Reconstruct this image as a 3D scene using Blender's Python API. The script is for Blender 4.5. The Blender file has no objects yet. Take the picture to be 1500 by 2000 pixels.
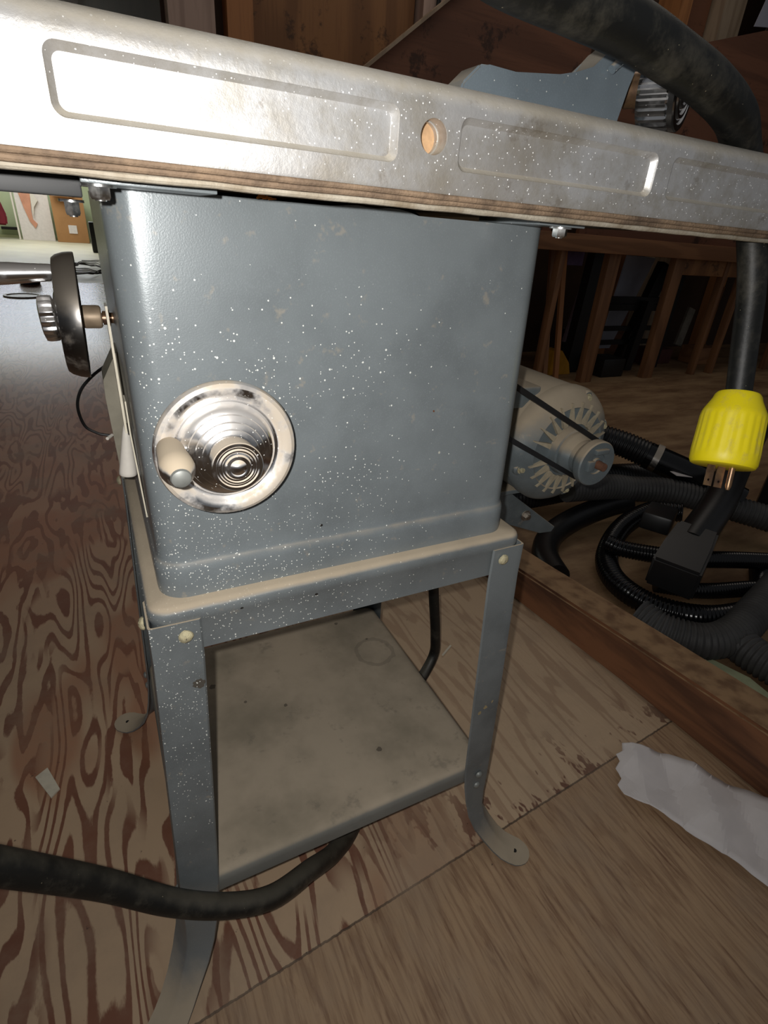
import bpy, bmesh, math, random
from mathutils import Vector, Matrix, Euler
random.seed(7)
C = bpy.context.scene.collection
S = bpy.context.scene
PI = math.pi

# ------------------------------------------------------------------ camera
cd = bpy.data.cameras.new('camera'); cam = bpy.data.objects.new('camera', cd); C.objects.link(cam)
cam.location = (-.016, -.4019, .8445)
cam.rotation_euler = (1.0843, -.0684, -.4639)
cd.sensor_fit = 'HORIZONTAL'; cd.sensor_width = 36; cd.lens = 36 * 1048.9 / 1500
cd.clip_start = .01; cd.clip_end = 60
S.camera = cam
# ------------------------------------------------------------------ world and light
w = bpy.data.worlds.new('world'); S.world = w; w.use_nodes = True
w.node_tree.nodes['Background'].inputs[0].default_value = (.94, .96, 1, 1)
w.node_tree.nodes['Background'].inputs[1].default_value = .11
S.view_settings.view_transform = 'Standard'; S.view_settings.look = 'None'
S.view_settings.gamma = 1; S.view_settings.exposure = 0.0; S.view_settings.use_curve_mapping = False

def lamp(name, kind, loc, energy, color=(1, 1, 1), rot=(0, 0, 0), **kw):
    d = bpy.data.lights.new(name, kind); d.energy = energy; d.color = color
    for k, v in kw.items(): setattr(d, k, v)
    o = bpy.data.objects.new(name, d); o.location = loc; o.rotation_euler = rot; C.objects.link(o); return o
# the phone's flash, beside its lens
Mc = Euler(cam.rotation_euler).to_matrix()
lamp('flash', 'SPOT', Vector(cam.location) + Mc @ Vector((-.018, .012, .012)), 11.0, (1, .975, .94), tuple(cam.rotation_euler), shadow_soft_size=.004, spot_size=math.radians(150), spot_blend=1.0)
# daylight and lamps of the far bright room
lamp('far_room_light', 'AREA', (-.8, 14.2, 3.3), 200, (1, 1, .93), (0, 0, 0), shape='RECTANGLE', size=4, size_y=3)
lamp('bay_fill_light', 'AREA', (2.2, 1.9, 3.3), 12, (1, .9, .8), (math.radians(12), math.radians(0), 0), shape='RECTANGLE', size=3, size_y=1.5)  # added fill light that brightens the bay at the right, no known lamp

# ------------------------------------------------------------------ mesh helpers
def bm_new(): return bmesh.new()
def faces_from_rings(bm, rings, closed=True, cap0=True, cap1=True, skip=None):
    R = [[bm.verts.new(p) for p in r] for r in rings]
    n = len(R[0])
    for i in range(len(R) - 1):
        for j in range(n if closed else n - 1):
            if skip and skip(i, j): continue
            k = (j + 1) % n
            bm.faces.new((R[i][j], R[i][k], R[i + 1][k], R[i + 1][j]))
    if closed and cap0: bm.faces.new(list(reversed(R[0])))
    if closed and cap1: bm.faces.new(R[-1])
    return R
def frame(axis):
    a = Vector(axis).normalized(); h = Vector((0, 0, 1)) if abs(a.z) < .9 else Vector((1, 0, 0))
    u = a.cross(h).normalized(); v = a.cross(u).normalized(); return a, u, v
def lathe(bm, o, axis, prof, n=32, phase=0.0, cap0=True, cap1=True):
    a, u, v = frame(axis); o = Vector(o)
    rings = [[o + a * h + (u * math.cos(t) + v * math.sin(t)) * max(r, 1e-5) for t in [phase + 2 * PI * k / n for k in range(n)]] for r, h in prof]
    faces_from_rings(bm, rings, True, cap0, cap1)
def cyl(bm, p, q, r, n=20, r2=None):
    p = Vector(p); q = Vector(q); lathe(bm, p, q - p, [(r, 0), (r if r2 is None else r2, (q - p).length)], n)
def smooth_path(pts, sub=6):
    P = [Vector(p) for p in pts]; out = []
    if len(P) < 3: return P
    for i in range(len(P) - 1):
        p0 = P[i - 1] if i else P[0] * 2 - P[1]; p1 = P[i]; p2 = P[i + 1]; p3 = P[i + 2] if i + 2 < len(P) else P[-1] * 2 - P[-2]
        for k in range(sub):
            t = k / sub
            out.append(.5 * ((2 * p1) + (p2 - p0) * t + (2 * p0 - 5 * p1 + 4 * p2 - p3) * t * t + (3 * p1 - p0 - 3 * p2 + p3) * t ** 3))
    out.append(P[-1]); return out
def tube(bm, pts, r, n=14, sub=6, rf=None, flat=1.0):
    """r: radius or list of radii per given point; rf(s, radius): ribs along arc length"""
    P = smooth_path(pts, sub) if sub else [Vector(p) for p in pts]
    if isinstance(r, (list, tuple)):
        rr = []
        for i in range(len(P)):
            t = i / max(1, (len(P) - 1)) * (len(r) - 1); a = int(min(t, len(r) - 2)); rr.append(r[a] + (r[a + 1] - r[a]) * (t - a))
    else: rr = [r] * len(P)
    if rf:   # resample finely
        Q = []; RR = []; s = 0; step = rf[1] / 4; acc = 0
        for i in range(len(P) - 1):
            L = (P[i + 1] - P[i]).length; d = acc
            while d < L:
                t = d / L; Q.append(P[i].lerp(P[i + 1], t)); RR.append(rr[i] + (rr[i + 1] - rr[i]) * t); d += step
            acc = d - L
        P = Q; rr = [x * (1 + rf[0] * (1 if (i % 4) in (0, 1) else -1)) for i, x in enumerate(RR)]
    up = None; rings = []
    for i, p in enumerate(P):
        t = (P[min(i + 1, len(P) - 1)] - P[max(i - 1, 0)]).normalized()
        if up is None:
            up = t.orthogonal().normalized()
            if abs(t.z) < .95: up = (Vector((0, 0, 1)) - t * t.z).normalized()
        else:
            up = (up - t * up.dot(t)).normalized()
        s = t.cross(up)
        rings.append([p + (up * math.cos(a) * flat + s * math.sin(a)) * rr[i] for a in [2 * PI * k / n for k in range(n)]])
    faces_from_rings(bm, rings)
def box(bm, a, b, bev=0.0, rot=None, pivot=None):
    a = Vector(a); b = Vector(b)
    vs = [bm.verts.new((x, y, z)) for x in (a.x, b.x) for y in (a.y, b.y) for z in (a.z, b.z)]
    fs = []
    for f in ((0, 1, 3, 2), (4, 6, 7, 5), (0, 4, 5, 1), (2, 3, 7, 6), (0, 2, 6, 4), (1, 5, 7, 3)):
        fs.append(bm.faces.new([vs[i] for i in f]))
    if rot is not None:
        c = (a + b) / 2 if pivot is None else Vector(pivot)
        m = Euler(rot).to_matrix()
        for v in vs: v.co = c + m @ (v.co - c)
    if bev:
        es = list({e for f in fs for e in f.edges})
        bmesh.ops.bevel(bm, geom=es, offset=bev, segments=2, affect='EDGES', profile=.6)
def beam(bm, p, q, w_, h_, bev=0.0, up=(0, 0, 1)):
    """box with axis p-q"""
    p = Vector(p); q = Vector(q); t = (q - p).normalized(); u = Vector(up)
    if abs(t.dot(u)) > .95: u = Vector((0, 1, 0))
    s = t.cross(u).normalized(); u = s.cross(t)
    r = [[c + s * (w_ / 2 * i) + u * (h_ / 2 * j) for i, j in ((-1, -1), (1, -1), (1, 1), (-1, 1))] for c in (p, q)]
    R = faces_from_rings(bm, r)
    if bev:
        es = list({e for rr in R for v in rr for e in v.link_edges})
        bmesh.ops.bevel(bm, geom=es, offset=bev, segments=2, affect='EDGES')
def slab(bm, pts, vec, bev=0.0):
    vec = Vector(vec); A = [Vector(p) for p in pts]
    R = faces_from_rings(bm, [A, [p + vec for p in A]])
    if bev:
        es = list({e for rr in R for v in rr for e in v.link_edges})
        bmesh.ops.bevel(bm, geom=es, offset=bev, segments=2, affect='EDGES')
def rrect(x0, x1, y0, y1, r, n=6):
    out = []
    for cx, cy, a0 in ((x1 - r, y1 - r, 0), (x0 + r, y1 - r, 90), (x0 + r, y0 + r, 180), (x1 - r, y0 + r, 270)):
        for k in range(n + 1):
            a = math.radians(a0 + 90 * k / n); out.append((cx + r * math.cos(a), cy + r * math.sin(a)))
    return out
def link(name, me_or_bm, mat, parent=None, smooth=35):
    if isinstance(me_or_bm, bmesh.types.BMesh):
        bm = me_or_bm; bmesh.ops.recalc_face_normals(bm, faces=bm.faces)
        me = bpy.data.meshes.new(name); bm.to_mesh(me); bm.free()
    else: me = me_or_bm
    me.materials.clear(); me.materials.append(mat)
    me.shade_smooth()
    if smooth < 180: me.set_sharp_from_angle(angle=math.radians(smooth))
    o = bpy.data.objects.new(name, me); C.objects.link(o)
    if parent is not None:
        o.parent = parent; o.matrix_parent_inverse = world_mat(parent).inverted()
    return o
def world_mat(o):
    m = Matrix.LocRotScale(o.location, o.rotation_euler, o.scale)
    return world_mat(o.parent) @ o.matrix_parent_inverse @ m if o.parent else m
def tag(o, label=None, cat=None, group=None, kind=None):
    if label: o['label'] = label
    if cat: o['category'] = cat
    if group: o['group'] = group
    if kind: o['kind'] = kind
    return o
def thing(name, label, cat, loc=(0, 0, 0), group=None):
    o = bpy.data.objects.new(name, None); o.location = loc; o.empty_display_size = .05; C.objects.link(o)
    return tag(o, label, cat, group)
def structure(name, bm, mat): return tag(link(name, bm, mat), kind='structure')
def boolean(bm_base, cutters):
    """difference of closed meshes, result as mesh"""
    def tmp(b):
        bmesh.ops.recalc_face_normals(b, faces=b.faces)
        me = bpy.data.meshes.new('tmp'); b.to_mesh(me); b.free(); o = bpy.data.objects.new('tmp', me); C.objects.link(o); return o
    base = tmp(bm_base); cs = [tmp(c) for c in cutters]
    for c in cs:
        m = base.modifiers.new('b', 'BOOLEAN'); m.operation = 'DIFFERENCE'; m.solver = 'EXACT'; m.object = c
    dg = bpy.context.evaluated_depsgraph_get()
    me = bpy.data.meshes.new_from_object(base.evaluated_get(dg))
    for o in [base] + cs:
        d = o.data; bpy.data.objects.remove(o); bpy.data.meshes.remove(d)
    return me

# ------------------------------------------------------------------ material helpers
class NT:
    def __init__(s, name, rough=.5, metal=0.0):
        s.m = bpy.data.materials.new(name); s.m.use_nodes = True; s.t = s.m.node_tree; s.b = s.t.nodes['Principled BSDF']
        s.b.inputs['Roughness'].default_value = rough; s.b.inputs['Metallic'].default_value = metal
    def n(s, kind, **kw):
        x = s.t.nodes.new(kind)
        for k, v in kw.items():
            if k in x.inputs: s.put(x.inputs[k], v)
            else: setattr(x, k, v)
        return x
    def put(s, inp, v):
        if isinstance(v, bpy.types.NodeSocket): s.t.links.new(v, inp)
        else: inp.default_value = v
    def math(s, op, a, b=0.0, c=None, clamp=False):
        x = s.t.nodes.new('ShaderNodeMath'); x.operation = op; x.use_clamp = clamp
        s.put(x.inputs[0], a); s.put(x.inputs[1], b)
        if c is not None: s.put(x.inputs[2], c)
        return x.outputs[0]
    def mix(s, f, a, b):
        x = s.t.nodes.new('ShaderNodeMix'); x.data_type = 'RGBA'
        s.put(x.inputs[0], f); s.put(x.inputs[6], col(a)); s.put(x.inputs[7], col(b)); return x.outputs[2]
    def ramp(s, f, stops, interp='LINEAR'):
        x = s.t.nodes.new('ShaderNodeValToRGB'); x.color_ramp.interpolation = interp; e = x.color_ramp.elements
        while len(e) < len(stops): e.new(.5)
        for k, (p, c) in enumerate(stops): e[k].position = p; e[k].color = col(c)
        s.put(x.inputs[0], f); return x.outputs[0]
    def pos(s):
        return s.n('ShaderNodeNewGeometry').outputs['Position']
    def up(s):
        g = s.n('ShaderNodeNewGeometry'); x = s.n('ShaderNodeSeparateXYZ'); s.put(x.inputs[0], g.outputs['Normal']); return x.outputs[2]
    def vec(s, v, scale=(1, 1, 1), loc=(0, 0, 0), rot=(0, 0, 0)):
        x = s.n('ShaderNodeMapping'); s.put(x.inputs['Vector'], v); x.inputs['Scale'].default_value = scale
        x.inputs['Location'].default_value = loc; x.inputs['Rotation'].default_value = rot; return x.outputs[0]
    def noise(s, v, scale, detail=2.0, rough=.5, dist=0.0):
        x = s.n('ShaderNodeTexNoise'); s.put(x.inputs['Vector'], v); x.inputs['Scale'].default_value = scale
        x.inputs['Detail'].default_value = detail; x.inputs['Roughness'].default_value = rough; x.inputs['Distortion'].default_value = dist
        return x.outputs[0]
    def band(s, v, lo, hi):
        x = s.n('ShaderNodeMapRange'); x.interpolation_type = 'SMOOTHSTEP'; s.put(x.inputs[0], v)
        x.inputs[1].default_value = lo; x.inputs[2].default_value = hi; return x.outputs[0]
    def color(s, v): s.put(s.b.inputs['Base Color'], col(v) if not isinstance(v, bpy.types.NodeSocket) else v); return s
    def rough(s, v): s.put(s.b.inputs['Roughness'], v); return s
    def bump(s, h, strength=.3, dist=.002):
        x = s.n('ShaderNodeBump'); x.inputs['Strength'].default_value = strength; x.inputs['Distance'].default_value = dist
        s.put(x.inputs['Height'], h); s.put(s.b.inputs['Normal'], x.outputs[0]); return s
def col(c):
    if isinstance(c, bpy.types.NodeSocket): return c
    return (*c, 1) if len(c) == 3 else c
def srgb(r, g, b):
    return tuple(((x / 255) / 12.92 if x / 255 < .04045 else ((x / 255 + .055) / 1.055) ** 2.4) for x in (r, g, b))

DUST = srgb(186, 170, 146)
def specks(m, P, scale, size, density, jitter=1.0):
    """mask of small round paint flecks; density = fraction of cells that carry one (may be a socket)"""
    v = m.n('ShaderNodeTexVoronoi'); m.put(v.inputs['Vector'], P); v.inputs['Scale'].default_value = scale; v.inputs['Randomness'].default_value = jitter
    x = m.n('ShaderNodeSeparateColor'); m.put(x.inputs[0], v.outputs['Color'])
    r = m.math('MULTIPLY_ADD', x.outputs[1], size, size * .45)
    near = m.math('LESS_THAN', v.outputs['Distance'], r)
    on = m.math('LESS_THAN', x.outputs[0], density)
    return m.math('MULTIPLY', near, on)
def painted(name, base, flecks=0.0, dust=.9, chips=(), rough=.42, metal=.35, fleck_area=None, grime=.25, duststart=.35):
    m = NT(name, rough, metal); P = m.pos()
    n = m.noise(P, 9, 4, .6); c = m.mix(m.band(n, .35, .75), base, tuple(x * (1 - grime) for x in base))
    fine = m.noise(P, 900, 2); c = m.mix(m.math('MULTIPLY', m.band(fine, .5, .8), .25), c, tuple(min(1, x * 1.5) for x in base))
    c = m.mix(m.math('MULTIPLY', m.band(m.noise(P, 60, 3, .7), .62, .75), .3), c, DUST)
    for (x, y, z, r, cc) in chips:
        d = m.n('ShaderNodeVectorMath', operation='DISTANCE'); m.put(d.inputs[0], P); d.inputs[1].default_value = (x, y, z)
        c = m.mix(m.math('LESS_THAN', m.math('MULTIPLY_ADD', m.noise(P, 300, 1), r * .8, d.outputs['Value']), r * 1.4), c, cc)
    if flecks:
        sx = m.n('ShaderNodeSeparateXYZ'); m.put(sx.inputs[0], P)
        if fleck_area:
            dens = fleck_area(m, sx, P)
        else: dens = flecks
        f1 = specks(m, P, 240, .15, m.math('MULTIPLY', dens, .8)); f2 = specks(m, m.vec(P, loc=(3, 1, 2)), 420, .19, dens)
        f = m.math('MAXIMUM', f1, f2)
        c = m.mix(m.math('MULTIPLY', f, .95), c, (.9, .92, .86))
    d = m.math('MULTIPLY', m.band(m.math('ADD', m.up(), m.math('MULTIPLY', m.noise(P, 45, 3), .25)), duststart, duststart + .45), dust)
    c = m.mix(d, c, m.mix(m.noise(P, 30, 4), DUST, tuple(x * .72 for x in DUST)))
    m.color(c); m.rough(m.math('MULTIPLY_ADD', d, .5, rough)); m.put(m.b.inputs['Metallic'], m.math('MULTIPLY_ADD', d, -metal, metal))
    m.bump(fine, .12, .0006)
    return m.m
GREY = srgb(125, 132, 135)
def cab_area(m, sx, P):
    a = m.band(sx.outputs[0], .30, .02)          # more flecks at the left
    b = m.band(sx.outputs[2], .83, .70)          # and low down
    low = m.band(sx.outputs[2], .66, .57)
    nz = m.band(m.noise(P, 14, 2), .35, .7)
    base = m.math('MULTIPLY', m.math('MULTIPLY', a, b), m.math('MULTIPLY_ADD', nz, .5, .12))
    return m.math('MULTIPLY_ADD', m.math('MULTIPLY', low, a), .25, m.math('ADD', base, .012))
def leg_area(m, sx, P):
    a = m.band(sx.outputs[0], .33, .0); b = m.band(sx.outputs[2], .22, .45)
    return m.math('MULTIPLY', m.math('MULTIPLY', a, b), .5)
dk = (.03, .028, .026); rust = srgb(110, 75, 55)
M_cab = painted('grey_hammered_paint', GREY, 1, .95, rough=.33, metal=.15, fleck_area=cab_area, chips=[
    (.2165, .001, .802, .003, srgb(105, 92, 80)), (.1865, .001, .787, .0018, srgb(105, 92, 80)), (.198, .001, .768, .0012, rust),
    (.197, .001, .736, .0016, srgb(190, 190, 180)), (.249, .001, .699, .002, rust), (.260, .001, .657, .0016, srgb(185, 185, 175)),
    (.309, .001, .803, .0022, dk), (.305, .001, .806, .0016, srgb(190, 185, 160)), (.31, .001, .70, .0015, dk), (.14, .001, .60, .0012, dk)])
M_stand = painted('grey_stand_paint', srgb(128, 134, 136), 1, .92, rough=.42, metal=.3, fleck_area=leg_area, grime=.35, duststart=.42, chips=[
    (.017, -.022, .47, .006, srgb(90, 85, 78)), (.012, -.03, .33, .005, rust), (.13, -.016, .535, .002, dk), (.06, -.016, .54, .0015, dk), (.364, -.029, .296, .004, srgb(176, 160, 124)), (.374, -.029, .302, .0035, srgb(176, 160, 124)), (.356, -.029, .289, .004, srgb(170, 154, 118))])
M_motor = painted('grey_motor_paint', srgb(120, 130, 134), 0, .95, rough=.5, metal=.3, grime=.4, duststart=.15)
M_fence = painted('grey_fence_paint', srgb(128, 140, 148), .03, .7, rough=.45, metal=.3)
def chrome(name, tint=(.86, .86, .87), rough=.13, dust=.85, flecks=.35, grime=.06, rim=None):
    m = NT(name, rough, 1.0); P = m.pos()
    n = m.band(m.noise(P, 60, 4, .65), .5, .75)
    d = m.math('MULTIPLY', m.band(m.math('ADD', m.up(), m.math('MULTIPLY', m.noise(P, 80, 3), .3)), .25, .6), dust)
    d = m.math('MAXIMUM', d, m.math('MULTIPLY', n, grime))
    if rim:      # dust caked on the outer ring of the wheel
        q = m.n('ShaderNodeVectorMath', operation='DISTANCE'); m.put(q.inputs[0], P); q.inputs[1].default_value = rim
        k = m.math('MULTIPLY', m.band(q.outputs['Value'], .0372, .0385), m.band(m.noise(P, 38, 4, .6), .36, .62))
        d = m.math('MAXIMUM', m.math('MULTIPLY', d, m.math('MULTIPLY_ADD', k, .6, .4)), m.math('MULTIPLY', k, .8))
    f = specks(m, P, 420, .15, flecks) if flecks else 0.0
    if flecks: d2 = m.math('MAXIMUM', d, m.math('MULTIPLY', f, .9))
    else: d2 = d
    c = m.mix(d, tint, DUST)
    if flecks: c = m.mix(m.math('MULTIPLY', f, .8), c, (.85, .85, .8))
    m.color(c); m.put(m.b.inputs['Metallic'], m.math('SUBTRACT', 1.0, d2)); m.rough(m.math('MULTIPLY_ADD', d2, .6, rough))
    return m.m
M_chrome = chrome('dusty_chrome'); M_chrome2 = chrome('bright_chrome', rough=.16, dust=.25, flecks=.05, grime=.1)
M_steel = chrome('dull_steel', (.42, .40, .38), .34, .5, 0, .35)
M_darksteel = chrome('dark_steel', (.16, .155, .15), .3, .3, 0, .3)
def make_apron():
    m = NT('worn_cast_aluminium', .42, .9); P = m.pos()
    n1 = m.noise(P, 26, 6, .7); n2 = m.noise(P, 7, 3, .6)
    c = m.mix(m.band(n1, .38, .66), srgb(214, 214, 214), srgb(184, 180, 172))
    c = m.mix(m.math('MULTIPLY', m.band(n2, .45, .7), .5), c, srgb(150, 138, 120))
    st = m.band(m.noise(P, 55, 5, .75), .58, .7); c = m.mix(m.math('MULTIPLY', st, .35), c, srgb(120, 104, 84))
    f = m.math('MAXIMUM', specks(m, P, 420, .19, .10), specks(m, m.vec(P, loc=(1, 2, 3)), 700, .2, .14)); c = m.mix(m.math('MULTIPLY', f, .9), c, (.95, .96, .95))
    up = m.up()
    d = m.band(m.math('ADD', up, m.math('MULTIPLY', m.noise(P, 70, 4), .3)), .2, .75)
    c = m.mix(m.math('MULTIPLY', d, .75), c, srgb(172, 164, 148))
    m.color(c); m.put(m.b.inputs['Metallic'], m.math('SUBTRACT', .7, m.math('MULTIPLY', m.math('MAXIMUM', f, d), .6)))
    m.rough(m.math('MULTIPLY_ADD', n1, .25, .36)); m.bump(m.noise(P, 160, 5, .7), .25, .0012); return m.m
M_apron = make_apron()
def simple(name, c, rough=.6, metal=0.0, var=.25, scale=20, bump=0.0, c2=None):
    m = NT(name, rough, metal); P = m.pos(); n = m.noise(P, scale, 4, .6)
    m.color(m.mix(m.band(n, .3, .75), c, c2 or tuple(x * (1 - var) for x in c)))
    if bump: m.bump(m.noise(P, scale * 8, 4), bump)
    return m.m
M_ridge = simple('rusty_edge_layers', srgb(140, 118, 96), .8, .1, scale=60, c2=srgb(92, 76, 62), bump=.4)
M_ridge2 = simple('dusty_edge_layer', srgb(176, 168, 152), .7, .2, scale=40, c2=srgb(140, 126, 106), bump=.3)
M_table = simple('cast_iron', srgb(120, 115, 108), .5, .6, scale=15, bump=.2)
def rubber(name, base, dustc, amount, scale=30, rough=.5):
    m = NT(name, rough, 0); P = m.pos()
    n = m.band(m.noise(P, scale, 5, .7), .45, .72)
    d = m.math('MULTIPLY', m.math('MAXIMUM', m.math('MULTIPLY', n, .6), m.band(m.math('MULTIPLY_ADD', m.noise(P, scale * 2, 3), .5, m.up()), .55, 1.15)), amount)
    c = m.mix(d, base, dustc)
    c = m.mix(m.math('MULTIPLY', specks(m, P, 260, .09, .12), .6), c, srgb(170, 160, 130))
    m.color(c); m.bump(m.noise(P, 240, 3), .2, .001); return m.m
M_cord = rubber('dusty_black_rubber', (.006, .0065, .006), srgb(118, 112, 98), .38)
M_hose = simple('black_plastic_hose', (.012, .012, .013), .38, 0, var=.5, scale=8)
M_hoseshine = simple('glossy_black_hose', (.006, .006, .007), .2, 0, var=.3)
M_hosegrey = simple('dusty_grey_hose', srgb(72, 71, 70), .6, 0, var=.45, scale=12)
M_belt = simple('black_belt_rubber', (.014, .014, .015), .55, 0, var=.3)
def yellow():
    m = NT('yellow_plug_plastic', .45, 0); P = m.pos(); n = m.band(m.noise(m.vec(P, (1, 1, .5)), 75, 6, .75), .5, .68)
    c = m.mix(n, srgb(246, 226, 20), srgb(226, 206, 70)); s = m.math('MULTIPLY', m.band(m.noise(P, 170, 5, .8), .66, .72), .5)
    c = m.mix(s, c, srgb(150, 120, 50)); m.color(c); return m.m
M_yellow = yellow()
M_brass = simple('worn_brass', srgb(176, 140, 104), .35, .8, scale=60, c2=srgb(110, 88, 76))
M_beigecap = simple('dusty_brass_collar', srgb(168, 148, 124), .5, .35, scale=80)
M_bolt = simple('cream_paint_bolt', srgb(196, 186, 150), .6, 0, scale=200, c2=srgb(150, 142, 118), bump=.5)
M_boltgrey = simple('grey_bolt', srgb(140, 142, 138), .5, .4, scale=100)
M_blackbar = simple('black_painted_steel', srgb(34, 35, 36), .5, .1, scale=50)
M_white = simple('white_plastic', srgb(226, 220, 210), .4, 0, var=.12, scale=60)
M_cream = simple('pale_dusty_edge', srgb(214, 206, 186), .5, 0, var=.15, scale=90)
M_greyplate = simple('dusty_grey_plate', srgb(150, 144, 128), .7, .1, scale=35)

# wood ----------------------------------------------------------------
def wood(name, light, dark, along='x', rings=10, contrast=1.0, scale=3.0, rough=.6, dust=0.0, spots=0.0, bumpy=.15):
    m = NT(name, rough, 0); P = m.pos()
    sc = {'x': (.12, 1, 1), 'y': (1, .12, 1), 'z': (1, 1, .12)}[along]
    V = m.vec(P, sc, (random.random() * 9, random.random() * 9, random.random() * 9))
    n = m.noise(V, scale, 2, .45, .3); s = m.math('PINGPONG', m.math('MULTIPLY', n, rings), .5)
    fine = m.noise(m.vec(P, tuple(x * (1 if x == 1 else .4) for x in sc)), 90, 3, .6)
    k = m.band(m.math('MULTIPLY_ADD', fine, .25, s), .25, .52)
    c = m.mix(m.math('MULTIPLY', k, contrast), light, dark)
    c = m.mix(m.math('MULTIPLY', m.band(fine, .5, .75), .3), c, dark)
    if spots: c = m.mix(m.math('MULTIPLY', m.band(m.noise(P, 5, 5, .75), .56, .66), spots), c, tuple(x * .35 for x in dark))
    if dust: c = m.mix(m.math('MULTIPLY', m.band(m.math('ADD', m.noise(P, 14, 4), m.up()), .9, 1.5), dust), c, DUST)
    m.color(c); m.bump(m.math('MULTIPLY_ADD', fine, .6, s), bumpy, .003); return m.m

def floor_mat():
    m = NT('stained_plywood_floor', .5, 0); P = m.pos()
    sx = m.n('ShaderNodeSeparateXYZ'); m.put(sx.inputs[0], P); X, Y = sx.outputs[0], sx.outputs[1]
    # one sheet: bold cathedral grain running back
    def grain(off, sc, rings, lo, hi, strx=1.0, stry=.22, det=2.0):
        V = m.vec(P, (strx, stry, 1), off); n = m.noise(V, sc, det, .5, .2)
        s = m.math('PINGPONG', m.math('MULTIPLY', n, rings), .5)
        jag = m.noise(m.vec(P, (1, .3, 1)), 120, 3, .7)
        return m.band(m.math('MULTIPLY_ADD', m.math('SUBTRACT', jag, .5), .22, s), lo, hi), jag
    g1, jag = grain((1.3, .7, 0), 8.0, 10, .265, .325, 1.0, .20, 3.2)
    g1b, _ = grain((2.3, .2, 0), 7.0, 22, .27, .37, 1.0, .16, 2.2)
    zone = m.band(m.noise(m.vec(P, (1, .4, 1), (9, 3, 0)), 5.0, 2), .46, .54)
    mx = m.n('ShaderNodeMix'); m.put(mx.inputs[0], zone); m.put(mx.inputs[2], g1); m.put(mx.inputs[3], g1b); g1 = mx.outputs[0]
    big = m.band(m.noise(m.vec(P, (1, .45, 1), (5, 2, 0)), 4.2, 2), .50, .58)
    tan = srgb(190, 162, 132); brown = srgb(138, 92, 68); dark = srgb(104, 64, 50); red = srgb(164, 112, 82)
    c1 = m.mix(g1, tan, m.mix(m.noise(P, 7, 2), brown, dark))
    c1 = m.mix(m.math('MULTIPLY', big, m.math('MULTIPLY_ADD', g1, -.45, .75)), c1, red)
    c1 = m.mix(m.math('MULTIPLY', m.band(Y, .4, 1.6), .6), c1, m.mix(m.math('MULTIPLY', g1, .5), srgb(200, 134, 102), srgb(134, 78, 56)))
    g2, _ = grain((4, 3, 0), 8, 12, .30, .42, 1, .12, 3.0)
    # right part of the sheet: paler, dusty, with less stain
    right = m.band(m.math('MULTIPLY_ADD', m.noise(P, 6, 3), .25, X), .30, .58)
    pale = m.mix(m.math('MULTIPLY', g2, .42), srgb(194, 168, 138), srgb(142, 108, 84))
    flake = m.math('MULTIPLY', m.band(m.noise(m.vec(P, (1, .5, 1), (2, 8, 1)), 16, 4, .7), .54, .57), m.band(Y, .12, -.02))
    pale = m.mix(m.math('MULTIPLY', flake, .9), pale, dark)
    sheetA = m.mix(right, c1, pale)
    # sheet in front of the seam: finer straighter grain
    g3, _ = grain((7, 1, 0), 11, 16, .26, .46, 1, .10, 3.0)
    fine = m.noise(m.vec(P, (1, .05, 1)), 150, 3, .7)
    fine2 = m.noise(m.vec(P, (1, .11, 1), (0, 4, 0)), 75, 5, .7, .6)
    k3 = m.math('MULTIPLY', m.math('MULTIPLY_ADD', m.band(fine, .45, .68), .35, m.math('MULTIPLY_ADD', m.band(fine2, .48, .62), .5, m.math('MULTIPLY', g3, .3))), .95, clamp=True)
    sheetB = m.mix(k3, srgb(176, 146, 114), srgb(124, 92, 68))
    seam = m.math('ADD', m.math('MULTIPLY_ADD', X, -.08, Y), .077)
    seam = m.math('MULTIPLY_ADD', m.math('SUBTRACT', jag, .5), .004, seam)
    c = m.mix(m.math('LESS_THAN', seam, 0.0), sheetA, sheetB)
    c = m.mix(m.math('MULTIPLY', m.math('LESS_THAN', m.math('ABSOLUTE', seam), .0016), .75), c, (.03, .02, .015))
    # settled sawdust and dirt
    dd = m.band(m.noise(P, 5.2, 6, .7), .42, .75)
    c = m.mix(m.math('MULTIPLY', dd, .55), c, srgb(160, 138, 116))
    # bay beyond the sill: plain dirty boards
    far = m.math('GREATER_THAN', X, 1.0)
    cb = m.mix(m.band(m.noise(m.vec(P, (.3, 1, 1)), 5, 5, .7), .3, .7), srgb(170, 140, 104), srgb(112, 82, 56))
    c = m.mix(far, c, cb)
    st = m.math('MULTIPLY', m.band(m.noise(P, 55, 3, .7), .70, .74), .7); c = m.mix(st, c, (.04, .03, .025))
    m.color(c)
    # roughness drops further back, to keep the window sheen there
    m.rough(m.math('MULTIPLY_ADD', m.band(Y, 1.8, 4.2), -.36, .62))
    m.bump(m.math('MULTIPLY_ADD', jag, .5, g1), .15, .002); return m.m
M_floor = floor_mat()
M_floorfar = simple('pale_concrete', srgb(200, 196, 172), .45, 0, var=.15, scale=2)
M_ply = wood('old_plywood', srgb(150, 104, 62), srgb(104, 66, 36), 'z', 8, .6, 1.6, spots=.8)
M_brownboard = wood('dark_stained_board', srgb(128, 84, 60), srgb(86, 54, 38), 'x', 6, .5, 3, spots=.8)
M_lumber = wood('brown_lumber', srgb(150, 104, 68), srgb(108, 70, 44), 'x', 8, .5, 5)
M_lumberz = wood('brown_post_lumber', srgb(140, 98, 64), srgb(100, 66, 42), 'z', 8, .5, 5)
M_stud = wood('orange_stud', srgb(180, 122, 74), srgb(136, 88, 52), 'z', 6, .5, 5)
M_studpale = wood('weathered_stud', srgb(176, 156, 132), srgb(134, 112, 90), 'z', 7, .5, 5)
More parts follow.
